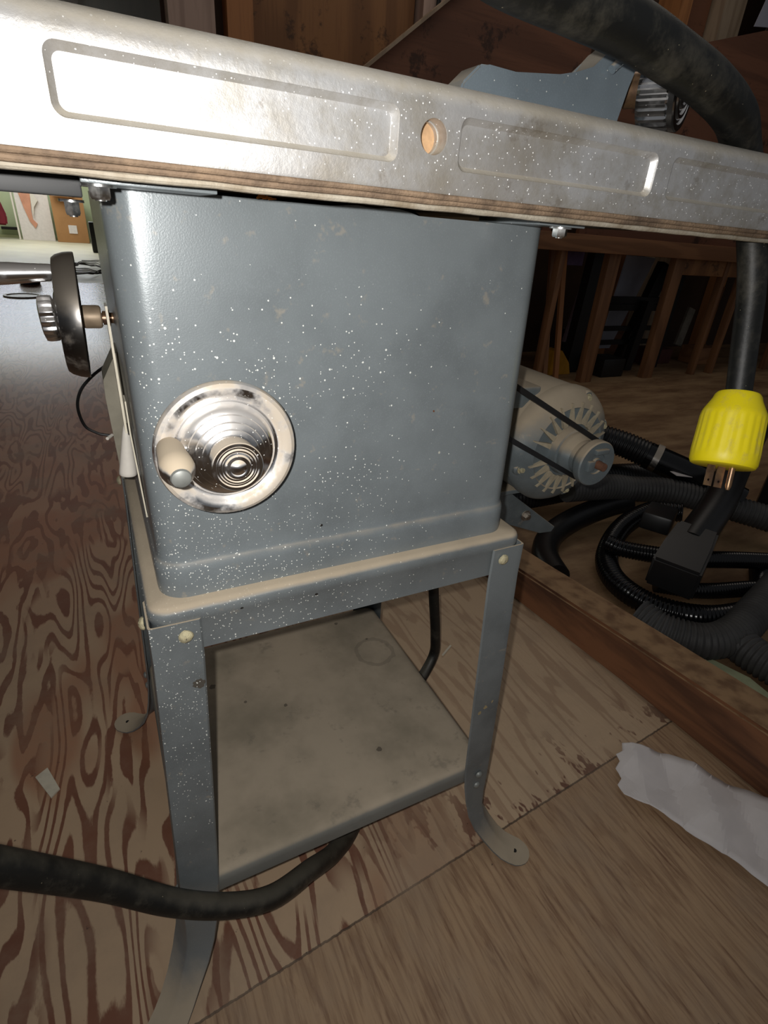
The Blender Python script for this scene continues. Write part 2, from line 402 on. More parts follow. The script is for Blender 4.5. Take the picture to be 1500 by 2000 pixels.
M_pink = wood('pale_primed_stud', srgb(196, 168, 152), srgb(150, 124, 110), 'z', 6, .5, 5)
def sill_mat():
    m = NT('sill_lumber', .6, 0); P = m.pos()
    g = m.noise(m.vec(P, (1, .1, 1)), 22, 4, .6, .4); c = m.mix(m.band(g, .35, .7), srgb(138, 92, 62), srgb(84, 54, 38))
    d = m.band(m.math('MULTIPLY_ADD', m.noise(P, 16, 4, .7), .7, m.up()), .65, 1.1)
    c = m.mix(m.math('MULTIPLY', d, .85), c, m.mix(m.band(m.noise(P, 24, 4), .4, .7), srgb(178, 144, 106), srgb(128, 98, 70)))
    m.color(c); m.bump(g, .3, .003); return m.m
M_sill = sill_mat()
M_paper = simple('crumpled_paper', srgb(222, 216, 214), .75, 0, var=.10, scale=18)
M_bluepaper = simple('bluish_poster', srgb(190, 192, 206), .7, 0, var=.15, scale=6)
M_cardboard = simple('cardboard', srgb(176, 130, 84), .75, 0, var=.15, scale=3)
M_cardlight = simple('cardboard_flap', srgb(206, 160, 122), .75, 0, var=.1, scale=3)
M_green = simple('green_painted_wall', srgb(190, 204, 166), .6, 0, var=.08, scale=2)
M_greenlow = simple('dirty_green_base', srgb(186, 192, 150), .6, 0, var=.2, scale=3)
M_red = simple('dark_red_cloth', srgb(110, 14, 34), .8, 0, var=.3, scale=6)
M_salmon = simple('salmon_underlayer', srgb(208, 150, 124), .8, 0, var=.2, scale=5)
M_darkwall = simple('dark_board_wall', srgb(70, 50, 36), .8, 0, var=.4, scale=3)
M_black = simple('black_metal', (.012, .012, .012), .45, .2, var=.3)
M_orangebox = simple('orange_yellow_plastic', srgb(196, 140, 30), .5, 0, var=.2)
M_greybox = simple('grey_tin', srgb(140, 134, 122), .5, .2, var=.4)

# ------------------------------------------------------------------ structure
b = bm_new(); box(b, (-5, -3, -.05), (8, 7.6, 0)); structure('floor', b, M_floor)
b = bm_new(); box(b, (-5, 7.6, -.06), (8, 17.4, -.002)); o = structure('floor_far', b, M_floorfar)
b = bm_new(); box(b, (.50, 3.2, 0), (8, 3.3, 3.6)); structure('wall_back', b, M_darkwall)
b = bm_new(); box(b, (7.6, -1, 0), (7.7, 3.2, 3.6)); structure('wall_right', b, M_darkwall)
b = bm_new(); box(b, (-5, 17.2, 0), (8, 17.3, 3.6)); structure('wall_far', b, M_green)
b = bm_new(); box(b, (-5.1, 3, 0), (-5, 17.3, 3.6)); structure('wall_left', b, M_greenlow)
b = bm_new(); box(b, (.50, 3.3, 0), (.6, 17.2, 3.6)); structure('wall_passage', b, M_darkwall)
b = bm_new(); box(b, (-5.1, 1.0, 3.6), (8, 17.3, 3.7)); structure('ceiling', b, M_darkwall)
b = bm_new(); box(b, (-5, 17.17, -.002), (8, 17.2, .06)); structure('baseboard_far', b, M_greenlow)
# far window, high in the end wall: daylight on the floor of the passage
e = NT('bright_window_pane', .3, 0); e.b.inputs['Emission Color'].default_value = (.72, .82, 1, 1); e.b.inputs['Emission Strength'].default_value = 4.5
b = bm_new(); box(b, (-2.6, 17.14, 1.5), (.2, 17.16, 2.5)); win = structure('window_1', b, e.m)
b = bm_new()
for x in (-2.65, -1.72, -.78, .15): box(b, (x, 17.1, 1.45), (x + .06, 17.17, 2.55))
for z in (1.45, 1.98, 2.5): box(b, (-2.65, 17.1, z), (.21, 17.17, z + .05))
link('window_frame', b, M_white, win)
# sill board on the floor
b = bm_new()
faces_from_rings(b, [[(.925, -.75, 0), (1.085, -.75, 0), (1.085, -.75, .105), (.925, -.75, .118)],
                     [(.905, -.15, 0), (1.04, -.15, 0), (1.035, -.15, .10), (.915, -.15, .118)],
                     [(.893, .1, 0), (1.02, .1, 0), (1.02, .1, .085), (.905, .1, .098)],
                     [(.86, .45, 0), (.99, .45, 0), (.985, .45, .07), (.875, .45, .08)],
                     [(.80, 1.1, 0), (.92, 1.1, 0), (.92, 1.1, .055), (.81, 1.1, .06)]])
bmesh.ops.bevel(b, geom=[e_ for e_ in b.edges], offset=.006, segments=2, affect='EDGES')
tag(link('wooden_beam', b, M_sill), 'long rough reddish brown timber lying on the plywood floor beside the hoses', 'beam')

# ------------------------------------------------------------------ table saw
saw = thing('table_saw', 'old grey table saw on a four legged sheet metal stand with chrome crank wheels', 'table saw', (.18, .17, 0))
# --- tabletop
b = bm_new()
box(b, (-.36, -.066, .903), (.462, .46, .9195), .002)
for x in (-.2, -.02, .16, .34): box(b, (x, -.06, .872), (x + .01, .44, .904))
box(b, (-.05, -.066, .866), (.455, -.056, .905)); box(b, (-.36, -.066, .866), (-.2, -.056, .905))
top = link('tabletop', b, M_table, saw)
b = bm_new()                                      # open webbed wing at the right
box(b, (.452, .42, .87), (.86, .46, .9195), .002); box(b, (.84, -.066, .87), (.86, .42, .9195), .002)
box(b, (.655, -.066, .885), (.667, .42, .9195)); box(b, (.452, .16, .885), (.86, .172, .9195))
link('extension_wing', b, M_table, saw)
# --- skirt along the front edge, with pressed panels and a hole
prof = [(-.0795, .8650), (-.0800, .8665), (-.0800, .9085), (-.0790, .9125), (-.0765, .9160), (-.0725, .9190), (-.068, .9200), (-.0640, .9195), (-.0640, .8650)]
base = bm_new(); faces_from_rings(base, [[(x, y, z) for y, z in prof] for x in (-.42, .86)])
cuts = []
PAN = [(-.227, -.058), (-.0185, .1505), (.1915, .3605), (.3765, .5455), (.586, .755)]
for x0, x1 in PAN:
    c = bm_new(); z0, z1 = .8775, .9045; r = .0055
    o1 = rrect(x0, x1, z0, z1, r, 8); o2 = rrect(x0 + .003, x1 - .003, z0 + .0028, z1 - .0030, r * .7, 8)
    faces_from_rings(c, [[(x, -.084, z) for x, z in o1], [(x, -.0799, z) for x, z in o1], [(x, -.0785, z) for x, z in rrect(x0 + .001, x1 - .001, z0 + .0006, z1 - .0005, r, 8)], [(x, -.0758, z) for x, z in o2]])
    cuts.append(c)
c = bm_new(); cyl(c, (.1735, -.09, .8925), (.1735, -.07, .8925), .0088, 40); c2 = bm_new(); cyl(c2, (.1735, -.0785, .8925), (.1735, -.0545, .8925), .0081, 40)
cuts += [c, c2]
me = boolean(base, cuts)
sk = link('table_skirt', me, M_apron, saw, 40)
bv = sk.modifiers.new('bevel', 'BEVEL'); bv.width = .0005; bv.segments = 2; bv.limit_method = 'ANGLE'; bv.angle_limit = math.radians(38)
b = bm_new(); lathe(b, (.1765, -.0668, .8925), (0, 1, 0), [(.0095, 0), (.0095, .0012)], 24)
link('hole_backing', b, simple('raw_wood_plug', srgb(198, 160, 120), .7, 0, var=.3, scale=120), saw)
# --- layered edge under the skirt
def ridge(y, z, r, mat, x0=-.42, x1=.86):
    b = bm_new(); n = 60; pts = []
    for k in range(n + 1): pts.append((x0 + (x1 - x0) * k / n, y + random.uniform(-.0003, .0003), z + random.uniform(-.0003, .0003)))
    tube(b, pts, r, 10, 0); return link('edge_trim', b, mat, saw)
ridge(-.0760, .8640, .0019, M_ridge); ridge(-.0735, .8612, .0020, M_ridge); ridge(-.0700, .8583, .0022, M_ridge2)
b = bm_new(); box(b, (-.36, -.068, .8605), (.455, .30, .866)); link('under_plate', b, M_ridge2, saw)
# --- cabinet shell, open at the top, slot in its right wall
def cab_ring(z, off):
    k = (z - .5545) / (.857 - .5545)
    x0, x1, y0, y1 = -.0025 * k, .3575 - .0075 * k, 0 + .006 * k, .333 - .006 * k
    return [(x, y) for x, y in rrect(x0 - off, x1 + off, y0 - off, y1 + off, .020 + off, 8)]
def topz(x, y, z):
    if z < .85: return z
    dz = 0
    if y < .05: dz = .0018 * math.exp(-((x - .165) / .013) ** 2) + .0022 * math.exp(-((x - .195) / .012) ** 2) - .0015 * (x > .215) - .0012
    return z + dz
Z = [(.5545, .0030), (.558, .0034), (.578, .0034), (.5825, .0030), (.5865, .0012), (.590, .0), (.60, 0), (.64, 0), (.70, 0), (.76, 0), (.82, 0), (.857, 0)]
def dense(z, off):
    P = cab_ring(z, off); out = []
    for i in range(len(P)):
        a = Vector(P[i]); c = Vector(P[(i + 1) % len(P)]); L = (c - a).length; n = 36 if L > .1 else 1
        for k in range(n): out.append(a.lerp(c, k / n))
    return out
outer = [[(p.x, p.y, topz(p.x, p.y, z)) for p in dense(z, o_)] for z, o_ in Z]
inner = [[(p.x, p.y, topz(p.x, p.y, z)) for p in dense(z, -.0016)] for z, o_ in reversed(Z)]
def slot(i, j):
    r = outer[i] if i < len(outer) else inner[i - len(outer)] if i - len(outer) < len(inner) else outer[0]
    p = r[j]; q = r[(j + 1) % len(r)]
    i2 = i if i < len(outer) - 1 else 2 * len(outer) - 2 - i
    return p[0] > .33 and .08 < p[1] < .20 and 7 <= i2 <= 9 and i != len(outer) - 1
b = bm_new(); faces_from_rings(b, outer + inner, True, False, False, slot)
cabinet = link('cabinet', b, M_cab, saw, 50)
b = bm_new(); box(b, (.06, .09, .80), (.29, .24, .853), .006); cyl(b, (.05, .05, .848), (.30, .05, .848), .006)
cyl(b, (.18, .05, .82), (.18, .29, .82), .02)
link('trunnion', b, M_darksteel, saw)
b = bm_new(); tube(b, [(.19, .03, .846), (.205, .035, .8575), (.225, .04, .8585), (.25, .05, .85)], .0022, 8); link('wiring', b, M_black, saw)
# --- mounting flanges with bolts
def hexbolt(parent, p, axis, r, h, mat, name='bolt', washer=True, label=None):
    b = bm_new(); a = Vector(axis).normalized()
    if washer: lathe(b, Vector(p), axis, [(r * 1.5, 0), (r * 1.5, h * .2)], 24)
    lathe(b, Vector(p) + a * h * .15, axis, [(r, 0), (r, h * .8), (r * .85, h)], 6)
    lathe(b, Vector(p) + a * h * .9, axis, [(r * .55, 0), (r * .5, h * .35)], 12)
    o = link(name, b, mat, parent)
    if label: o['label'] = label
    return o
for x0, x1, bx in ((-.012, .056, -.0035), (.290, .336, .3205)):
    b = bm_new(); box(b, (x0, -.048, .8545), (x1, .03, .8590), .0008); f = link('mounting_flange', b, M_cab, saw)
    hexbolt(f, (bx, -.038, .8545), (0, 0, -1), .0058, .0062, chrome('bolt_zinc', (.8, .8, .78), .25, .1, 0, .15) if bx < 0 else bpy.data.materials['bolt_zinc'])
hexbolt(saw, (-.018, .05, .847), (0, 0, -1), .005, .008, bpy.data.materials['bolt_zinc'])
b = bm_new(); box(b, (-.34, -.012, .8480), (-.0115, .016, .8602), .001); link('support_bar', b, M_blackbar, saw)
# --- sawdust clumps and a dry leaf caught in the gap
b = bm_new()
for k in range(5):
    x = .088 + k * .0022; slab(b, [(x, -.01 + k * .001, .8555 + (k % 2) * .001), (x + .004, -.011, .8560), (x + .003, -.009, .8585 - .0006 * k)], (0, .001, .0006))
tag(link('dry_leaf', b, simple('dry_leaf', srgb(206, 128, 50), .7)), 'small dry orange leaf scrap caught in the gap on top of the grey cabinet', 'leaf')

# --- crank wheels
def crank(parent, name, c, ax, R=.0505, handle_at=None, label=None, mats=None, pr=None):
    """wheel with stepped cone and hub; ax points outward from the saw"""
    k = R / .0505; mr, mc = mats
    b = bm_new()
    pr = pr or [(.0335, .001), (.0470, -.0015), (.0497, -.0005), (.0508, .002), (.0508, .0045), (.0497, .0075), (.0470, .0092), (.0435, .0092), (.0400, .0075), (.0375, .0052), (.0362, .0048),
          (.0350, .0060), (.0335, .0095), (.0310, .0118), (.0296, .0124), (.0290, .0136), (.0262, .0150), (.0250, .0154), (.0244, .0166), (.0218, .0178), (.0205, .0182), (.0200, .0194), (.0175, .0204), (.0160, .0208)]
    lathe(b, c, ax, [(r * k, h) for r, h in pr], 72, cap0=True, cap1=True)
    wl = link(name, b, mr, parent, 28)
    if label: wl['label'] = label
    b = bm_new(); nk = 48; a, u, v = frame(ax); rings = []
    for (r, h, kn) in [(.0155, .0200, 0), (.0158, .0215, 1), (.0158, .0335, 1), (.0158, .0345, 0), (.0173, .0350, 0), (.0176, .0358, 0), (.0176, .0372, 0), (.0170, .0380, 0), (.0150, .0380, 0), (.0142, .0372, 0), (.0132, .0372, 0), (.0122, .0382, 0), (.0112, .0382, 0), (.0104, .0375, 0), (.0092, .0377, 0),
                       (.0082, .0390, 0), (.0066, .0392, 0), (.0056, .0388, 0), (.0040, .0400, 0), (.0018, .0408, 0), (.0004, .0410, 0)]:
        rings.append([Vector(c) + a * h * k + (u * math.cos(t) + v * math.sin(t)) * r * k * (1 + (.03 if kn and i % 2 else 0)) for i, t in enumerate([2 * PI * q / (nk * 2) for q in range(nk * 2)])])
    faces_from_rings(b, rings); link('hub', b, mc, wl, 30)
    return wl
W1 = (.0555, -.0215, .6935)
wh = crank(saw, 'handwheel', W1, (0, -1, 0), mats=(chrome('wheel_chrome', rim=(.0555, -.030, .6935)), M_chrome), label='front chrome crank wheel with dusty rim')
b = bm_new(); cyl(b, (.0555, .004, .6935), (.0555, -.022, .6935), .009, 20); link('shaft', b, M_steel, wh)
hx, hz = .0160, .6975
b = bm_new(); h0 = Vector((.0155, -.0295, .701)); h1 = Vector((.0168, -.072, .6965))
dv = (h1 - h0); L = dv.length
lathe(b, h0, dv, [(.0082, 0), (.0090, L * .06), (.0098, L * .3), (.0112, L * .62), (.0113, L * .74), (.0100, L * .86), (.0080, L * .95), (.0066, L)], 28)
hd = link('handle', b, chrome('handle_metal', (.6, .58, .55), .3, .95, .05, .5), wh)
b = bm_new(); lathe(b, h1 - dv.normalized() * .001, dv, [(.0062, 0), (.0066, .0012), (.0060, .0028), (.0042, .0038), (.0015, .0043), (.0003, .0044)], 28)
o = link('handle_cap', b, M_boltgrey, hd); o['label'] = 'round grey end cap'
# left side tilt wheel, seen edge on
W2 = (-.0275, .15, .759)
PR2 = [(.030, .0045), (.046, .0040), (.0492, .0010), (.0502, .0), (.0508, .0006), (.0508, .003), (.0500, .008), (.0480, .0135), (.0455, .0165), (.043, .0170), (.0405, .0165), (.036, .0150), (.024, .0150), (.0225, .0165), (.0190, .0190), (.012, .0205), (.009, .0225), (.0085, .027)]
b = bm_new(); lathe(b, (-.0255, .15, .759), (-1, 0, .03), PR2, 72); tw = link('tilt_wheel', b, M_darksteel, saw, 28); tw['label'] = 'dark chrome tilt wheel on the left side, seen edge on'
b = bm_new(); lathe(b, (.002, .15, .758), (-1, 0, 0), [(.0045, 0), (.0045, .006), (.0068, .0062), (.0072, .009), (.0058, .0095), (.0058, .0118), (.0042, .012), (.0042, .014)], 24)
link('shaft_nut', b, M_brass, tw)
b = bm_new(); lathe(b, (-.0105, .15, .759), (-1, 0, 0), [(.0078, 0), (.0092, .001), (.0096, .003), (.0096, .0135), (.0088, .0165)], 28)
o = link('collar', b, M_beigecap, tw); o['label'] = 'dusty tan collar'
b = bm_new(); nk = 14; rings = []; a, u, v = frame((-1, 0, -.04)); oo = Vector((-.0445, .15, .758))
for r, h in [(.004, -.004), (.005, 0), (.0150, .0005), (.0172, .0015), (.0176, .004), (.0176, .0085), (.0170, .0112), (.0140, .0122), (.004, .0125)]:
    rings.append([oo + a * h + (u * math.cos(t) + v * math.sin(t)) * r * (1 + (.055 * math.cos(nk * t) if r > .014 else 0)) for t in [2 * PI * q / (nk * 8) for q in range(nk * 8)]])
faces_from_rings(b, rings); o = link('lock_knob', b, M_chrome2, tw, 50); o['label'] = 'chrome scalloped lock knob'
b = bm_new(); lathe(b, (-.036, .144, .7945), (-1, 0, -.05), [(.0050, 0), (.0062, .003), (.0066, .008), (.0072, .02), (.0082, .034), (.0086, .044), (.0080, .052), (.0062, .056)], 28)
o = link('handle', b, M_chrome2, tw); o['label'] = 'bright chrome handle'
# --- left side: bracket plate, pointer, strips
b = bm_new(); slab(b, [(-.004, .2, .716), (-.0185, .2, .690), (-.0190, .2, .672), (-.0165, .2, .582), (.001, .2, .585), (.001, .2, .72)], (0, .05, 0), .0008)
link('side_bracket', b, M_greyplate, saw)
b = bm_new(); lathe(b, (-.0105, .15, .608), (.10, 0, 1), [(.0078, 0), (.0084, .001), (.0082, .004), (.0062, .022), (.0038, .043), (.0022, .053)], 24)
link('pointer', b, M_white, saw)
b = bm_new(); beam(b, (-.0070, .10, .776), (-.0070, .10, .672), .0018, .02, up=(0, 1, 0)); link('scale_strip', b, M_cream, saw)
b = bm_new(); beam(b, (-.0042, .10, .700), (-.0042, .10, .672), .0012, .02, up=(0, 1, 0)); beam(b, (-.0042, .10, .672), (-.0012, .10, .588), .0012, .02, up=(0, 1, 0)); link('scale_strip', b, M_cream, saw)
b = bm_new(); cyl(b, (-.019, .2, .633), (-.024, .19, .633), .0016, 10); link('screw', b, M_white, saw)

# --- stand
m_, T0 = .016, .5545
b = bm_new()   # top tray with rolled lip and skirts
def tray(zs):
    return [[(x, y, z) for x, y in rrect(-m_ + i, .36 + m_ - i, -m_ + i, .333 + m_ - i, max(.006, .016 - i), 5)] for z, i in zs]
faces_from_rings(b, tray([(.5060, .0035), (.5060, .0015), (.5380, .0012), (.5400, 0), (.5480, 0), (.5522, .0022), (.5545, .006), (.5545, .045), (.5525, .045), (.5510, .006), (.54, .004), (.508, .0035), (.5060, .0035)]), True, False, False)
link('stand_frame', b, M_stand, saw, 50)
def leg(sx, sy):
    cx = .36 + m_ if sx > 0 else -m_; cy = .333 + m_ if sy > 0 else -m_
    d = Vector((sx, sy, 0)).normalized(); Lt = Vector((-sy, sx, 0)).normalized()
    b = bm_new()
    lv = []   # centre offset outward, z, half width, V angle deg
    for z, o_, wd, an in ((.5405, .0022, .041, 45), (.50, .0028, .041, 45), (.35, .0115, .041, 45), (.18, .0205, .040, 45), (.145, .022, .038, 42), (.115, .0225, .034, 36), (.085, .025, .030, 28), (.06, .032, .0265, 20), (.038, .044, .0235, 13), (.020, .058, .0225, 8), (.009, .071, .0225, 4), (.0045, .082, .0225, 0)):
        lv.append((z, o_, wd, an))
    rings = []
    c0 = Vector((cx, cy, 0))
    us = [-1, -.8, -.5, -.2, -.07, 0, .07, .2, .5, .8, 1]
    for i, (z, o_, wd, an) in enumerate(lv):
        zp, op = lv[max(0, i - 1)][:2]; zn, on = lv[min(len(lv) - 1, i + 1)][:2]
        t = (d * (on - op) + Vector((0, 0, zn - zp))).normalized(); N = t.cross(Lt).normalized()
        if N.dot(d) < 0 and N.z < 0: N = -N
        if N.dot(d) < -.01: N = -N
        A = math.radians(an); p = c0 + d * o_ * 1.0 + Vector((0, 0, z))
        ring = [p + Lt * (u * wd * math.cos(A)) - N * ((abs(u) if abs(u) > .1 else abs(u) * .6 + .03) * wd * math.sin(A)) for u in us]
        rings.append((ring, N))
    # round end of the foot
    z, o_, wd, an = lv[-1]
    for s, ww in ((.010, .97), (.018, .82), (.024, .60), (.0275, .33), (.0285, .05)):
        p = c0 + d * (o_ + s) + Vector((0, 0, .0035)); rings.append(([p + Lt * (u * wd * ww) for u in us], Vector((0, 0, 1))))
    th = .0024
    outer = [r for r, N in rings]; inner = [[q - N * th for q in r] for r, N in rings]
    loops = [o1 + list(reversed(i1)) for o1, i1 in zip(outer, inner)]
    faces_from_rings(b, loops)
    lg = link('leg', b, M_stand, saw, 40)
    # mounting bolt heads on the two outer faces at top and at the shelf, and the hole in the foot
    for z, k in ((.527, 0), (.163, 1), (.140, 1)):
        o_ = .0028 if k == 0 else .021
        for axis, along in (((0, sy, 0), (-sx, 0, 0)), ((sx, 0, 0), (0, -sy, 0))):
            p = c0 + d * (o_ + .0008) + Vector((0, 0, z)) + Vector(along) * (.0295 if k == 0 else .018) + Vector(axis) * .0006
            bb = bm_new(); r = .0062 if k == 0 else .0056
            lathe(bb, p, axis, [(r, 0), (r * .97, .0015), (r * .75, .0032), (r * .35, .0042), (.0003, .0044)], 18)
            if k == 0:
                for vv in bb.verts: vv.co += Vector((random.uniform(-.0004, .0004), 0, random.uniform(-.0005, .0005)))
            o = link('bolt', bb, M_bolt if k == 0 else M_boltgrey, lg)
            if k == 0: o['label'] = 'cream coloured rounded bolt head'
    p = c0 + d * .088 + Vector((0, 0, .0036)); bb = bm_new(); lathe(bb, p, (0, 0, 1), [(.0032, 0), (.0032, .0004)], 14); link('foot_hole', bb, M_black, lg)
    return lg
for sx, sy in ((-1, -1), (1, -1), (1, 1), (-1, 1)): leg(sx, sy)
b = bm_new()   # shelf, dished, with rolled down edges
SX0, SX1, SY0, SY1 = -.028, .388, -.0285, .361
def shr(z, i): return [(x, y, z) for x, y in rrect(SX0 + i, SX1 - i, SY0 + i, SY1 - i, max(.008, .02 - i), 5)]
faces_from_rings(b, [shr(.154, .0022), shr(.154, .0), shr(.169, 0), shr(.1745, .001), shr(.1780, .0035), shr(.1803, .008), shr(.1812, .014), shr(.1812, .03)], True, False, True)
def shelf_mat():
    m = NT('dusty_shelf_paint', .8, .05); P = m.pos(); n = m.noise(P, 7, 5, .6)
    c = m.mix(m.band(n, .35, .7), srgb(172, 158, 138), srgb(138, 128, 110))
    c = m.mix(m.math('MULTIPLY', m.band(m.noise(P, 30, 4, .7), .58, .72), .45), c, srgb(110, 104, 92))
    d = m.n('ShaderNodeVectorMath', operation='DISTANCE'); m.put(d.inputs[0], P); d.inputs[1].default_value = (.335, .235, .18)
    ring = m.math('LESS_THAN', m.math('ABSOLUTE', m.math('SUBTRACT', m.math('MULTIPLY_ADD', m.noise(P, 60, 2), .012, d.outputs['Value']), .038)), .0035)
    c = m.mix(m.math('MULTIPLY', ring, .35), c, srgb(104, 96, 84))
    for (x, y, r) in ((.30, .33, .0035), (.06, .26, .005), (.10, .21, .0025), (.155, .18, .003), (.253, .05, .004), (.335, .27, .0025)):
        q = m.n('ShaderNodeVectorMath', operation='DISTANCE'); m.put(q.inputs[0], P); q.inputs[1].default_value = (x, y, .18)
        c = m.mix(m.math('MULTIPLY', m.math('LESS_THAN', m.math('MULTIPLY_ADD', m.noise(P, 200, 1), r, q.outputs['Value']), r * 1.5), .7), c, srgb(70, 62, 54))
    edge = m.band(m.up(), .9, .45); c = m.mix(m.math('MULTIPLY', edge, .85), c, m.mix(n, srgb(116, 120, 118), srgb(92, 92, 88)))
    c = m.mix(m.math('MULTIPLY', specks(m, P, 60, .045, .10), .9), c, (.8, .8, .76))
    m.color(c); m.bump(m.noise(P, 200, 3), .15, .001); return m.m
link('shelf', b, shelf_mat(), saw, 60)

# --- motor with pulley and belt, hung off the right side
mo = Vector((.606, 0, .561)); R = .093
b = bm_new(); lathe(b, mo + Vector((0, .185, 0)), (0, 1, 0), [(R * .985, 0), (R, .002), (R, .155), (R * .985, .158)], 64)
box(b, (.50, .20, .62), (.565, .33, .652), .004)
motor = link('motor', b, M_motor, saw, 40); motor['label'] = 'dusty grey electric motor hung beside the cabinet'
b = bm_new()
lathe(b, mo + Vector((0, .188, 0)), (0, -1, 0), [(R * 1.02, -.004), (R * 1.02, .006), (R * .97, .014), (R * .86, .022), (R * .72, .028), (R * .70, .026), (R * .42, .027), (R * .40, .040), (R * .30, .044), (.012, .046)], 64)
eb = link('end_bell', b, M_motor, motor, 35)
b = bm_new(); nf = 22
for k in range(nf):
    a = 2 * PI * k / nf
    if k % 11 in (0,): continue
    u = Vector((math.cos(a), 0, math.sin(a))); s = Vector((-math.sin(a), 0, math.cos(a)))
    y = .1610
    A = mo + u * (R * .46) + Vector((0, y, 0)); B = mo + u * (R * .80) + Vector((0, y + .004, 0))
    slab(b, [A + s * .0052, A - s * .0030, B - s * .0005, B + s * .0012], (0, -.006, 0))
link('louver', b, simple('dusty_louver', srgb(176, 164, 140), .8, 0, scale=80), eb)['kind'] = 'stuff'
for a in (70, 20, 200, 290):
    a = math.radians(a); p = mo + Vector((math.cos(a) * R * .88, .176, math.sin(a) * R * .88))
    b = bm_new(); lathe(b, p + Vector((0, .012, 0)), (0, -1, 0), [(.012, 0), (.011, .014), (.0085, .017)], 20); link('bolt_boss', b, M_motor, eb)
    hexbolt(eb, p + Vector((0, -.005, 0)), (0, -1, 0), .0045, .005, M_bolt)
b = bm_new()
lathe(b, (.606, .152, .561), (0, -1, 0), [(.012, -.01), (.030, -.004), (.034, .004), (.034, .010), (.0335, .013), (.0265, .022), (.0265, .030), (.0340, .039), (.0346, .041), (.0346, .0505), (.033, .0525), (.016, .0520), (.0155, .049), (.009, .049), (.0085, .053)], 56)
pu = link('pulley', b, M_motor, motor, 30); pu['label'] = 'grey belt pulley with rusty shaft end'
b = bm_new(); cyl(b, (.606, .102, .561), (.606, .086, .561), .0068, 16, .006); link('shaft_end', b, simple('rust', srgb(120, 82, 62), .85, .1, scale=120, bump=.4), pu)
b = bm_new(); box(b, (.594, .094, .578), (.618, .101, .585), .001); box(b, (.585, .095, .553), (.597, .101, .568), .001); link('set_screw_lug', b, M_motor, pu)
# belt: tangent loop around motor pulley and arbor pulley
P1 = Vector((.606, .561)); P2 = Vector((.262, .742)); r1, r2 = .0315, .030
dd = (P2 - P1); L = dd.length; th = math.atan2(dd.y, dd.x); be = math.acos((r1 - r2) / L)
pts = []
for k in range(17):
    a = th + be + (2 * PI - 2 * be) * k / 16; pts.append((P1.x + r1 * math.cos(a), .126, P1.y + r1 * math.sin(a)))
for k in range(17):
    a = th - be + (2 * be) * k / 16; pts.append((P2.x + r2 * math.cos(a), .126, P2.y + r2 * math.sin(a)))
b = bm_new(); rings = []
cen = [Vector(p) for p in pts]; n = len(cen)
for i in range(n):
    t = (cen[(i + 1) % n] - cen[i - 1]).normalized(); o_ = t.cross(Vector((0, 1, 0)))
    c_ = (P1 if i < 17 else P2); out = (cen[i] - Vector((c_.x, .126, c_.y))).normalized()
    if o_.dot(out) < 0: o_ = -o_
    rings.append([cen[i] + Vector((0, dy, 0)) + o_ * do for dy, do in ((-.0045, .0028), (.0045, .0028), (.003, -.004), (-.003, -.004))])
rings.append(rings[0]); faces_from_rings(b, rings, True, False, False)
bmesh.ops.remove_doubles(b, verts=b.verts, dist=1e-5)
link('drive_belt', b, M_belt, motor, 60)
b = bm_new(); lathe(b, (.262, .112, .742), (0, 1, 0), [(.033, 0), (.034, .004), (.026, .011), (.026, .017), (.034, .024), (.033, .028)], 32); link('arbor_pulley', b, M_darksteel, saw)
# motor mount plate, reaching from the cabinet's back
b = bm_new(); slab(b, [(.35, .24, .50), (.52, .24, .50), (.60, .245, .44), (.735, .262, .344), (.728, .262, .334), (.695, .26, .338), (.57, .25, .395), (.35, .24, .43)], (0, .006, 0), .001)
br = link('motor_bracket', b, M_motor, saw)
hexbolt(br, (.640, .252, .392), (0, -1, 0), .007, .008, M_steel)
b = bm_new(); box(b, (.34, .246, .46), (.60, .33, .468)); box(b, (.52, .22, .462), (.69, .32, .47), .001); link('motor_base', b, M_motor, saw)

# ------------------------------------------------------------------ rip fence on the table, with lock knob
fen = thing('rip_fence', 'grey painted fence casting standing on top of the saw table beside the black cord', 'fence', (.33, 0, .92))
b = bm_new()
prof = [(.218, .9205), (.221, .932), (.233, .943), (.240, .9435), (.262, .943), (.300, .9475), (.316, .950), (.330, .955), (.337, .963), (.342, .968), (.352, .976), (.370, .980), (.377, .979), (.377, .972), (.371, .962), (.366, .950), (.3635, .938), (.363, .9205)]
slab(b, [(x, -.030, z) for x, z in prof], (0, .022, 0), .0014)
box(b, (.30, -.008, .9205), (.345, .40, .942), .003)
cyl(b, (.343, -.034, .956), (.362, -.034, .972), .003, 12)
link('casting', b, M_fence, fen, 40)
ka = Vector((.45, -.89, 0)).normalized(); kc = Vector((.4174, -.040, .9558))
b = bm_new(); a, u, v = frame(ka); nk = 26; rings = []
for r, h, kn in [(.020, -.030, 0), (.0265, -.029, 0), (.0275, -.026, 1), (.0275, -.007, 1), (.0275, -.0055, 0), (.0283, -.005, 0), (.0285, -.001, 0), (.0275, 0, 0), (.0235, 0, 0), (.0225, -.0012, 0), (.0205, -.0012, 0), (.0195, .0004, 0), (.0172, .0004, 0), (.0162, -.0008, 0), (.0142, -.0008, 0), (.0132, .0008, 0), (.0110, .0010, 0), (.0098, 0, 0), (.0060, .0006, 0), (.0003, .002, 0)]:
    rings.append([kc + a * h + (u * math.cos(t) + v * math.sin(t)) * r * (1 + (.035 * (1 if math.cos(nk * t) > 0 else -1) if kn else 0)) for t in [2 * PI * q / (nk * 6) for q in range(nk * 6)]])
faces_from_rings(b, rings); o = link('lock_knob', b, M_chrome2, fen, 28); o['label'] = 'knurled chrome knob with concentric rings'
b = bm_new(); cyl(b, kc - ka * .028, kc - ka * .045 , .012, 20); link('knob_shaft', b, M_brass, fen)

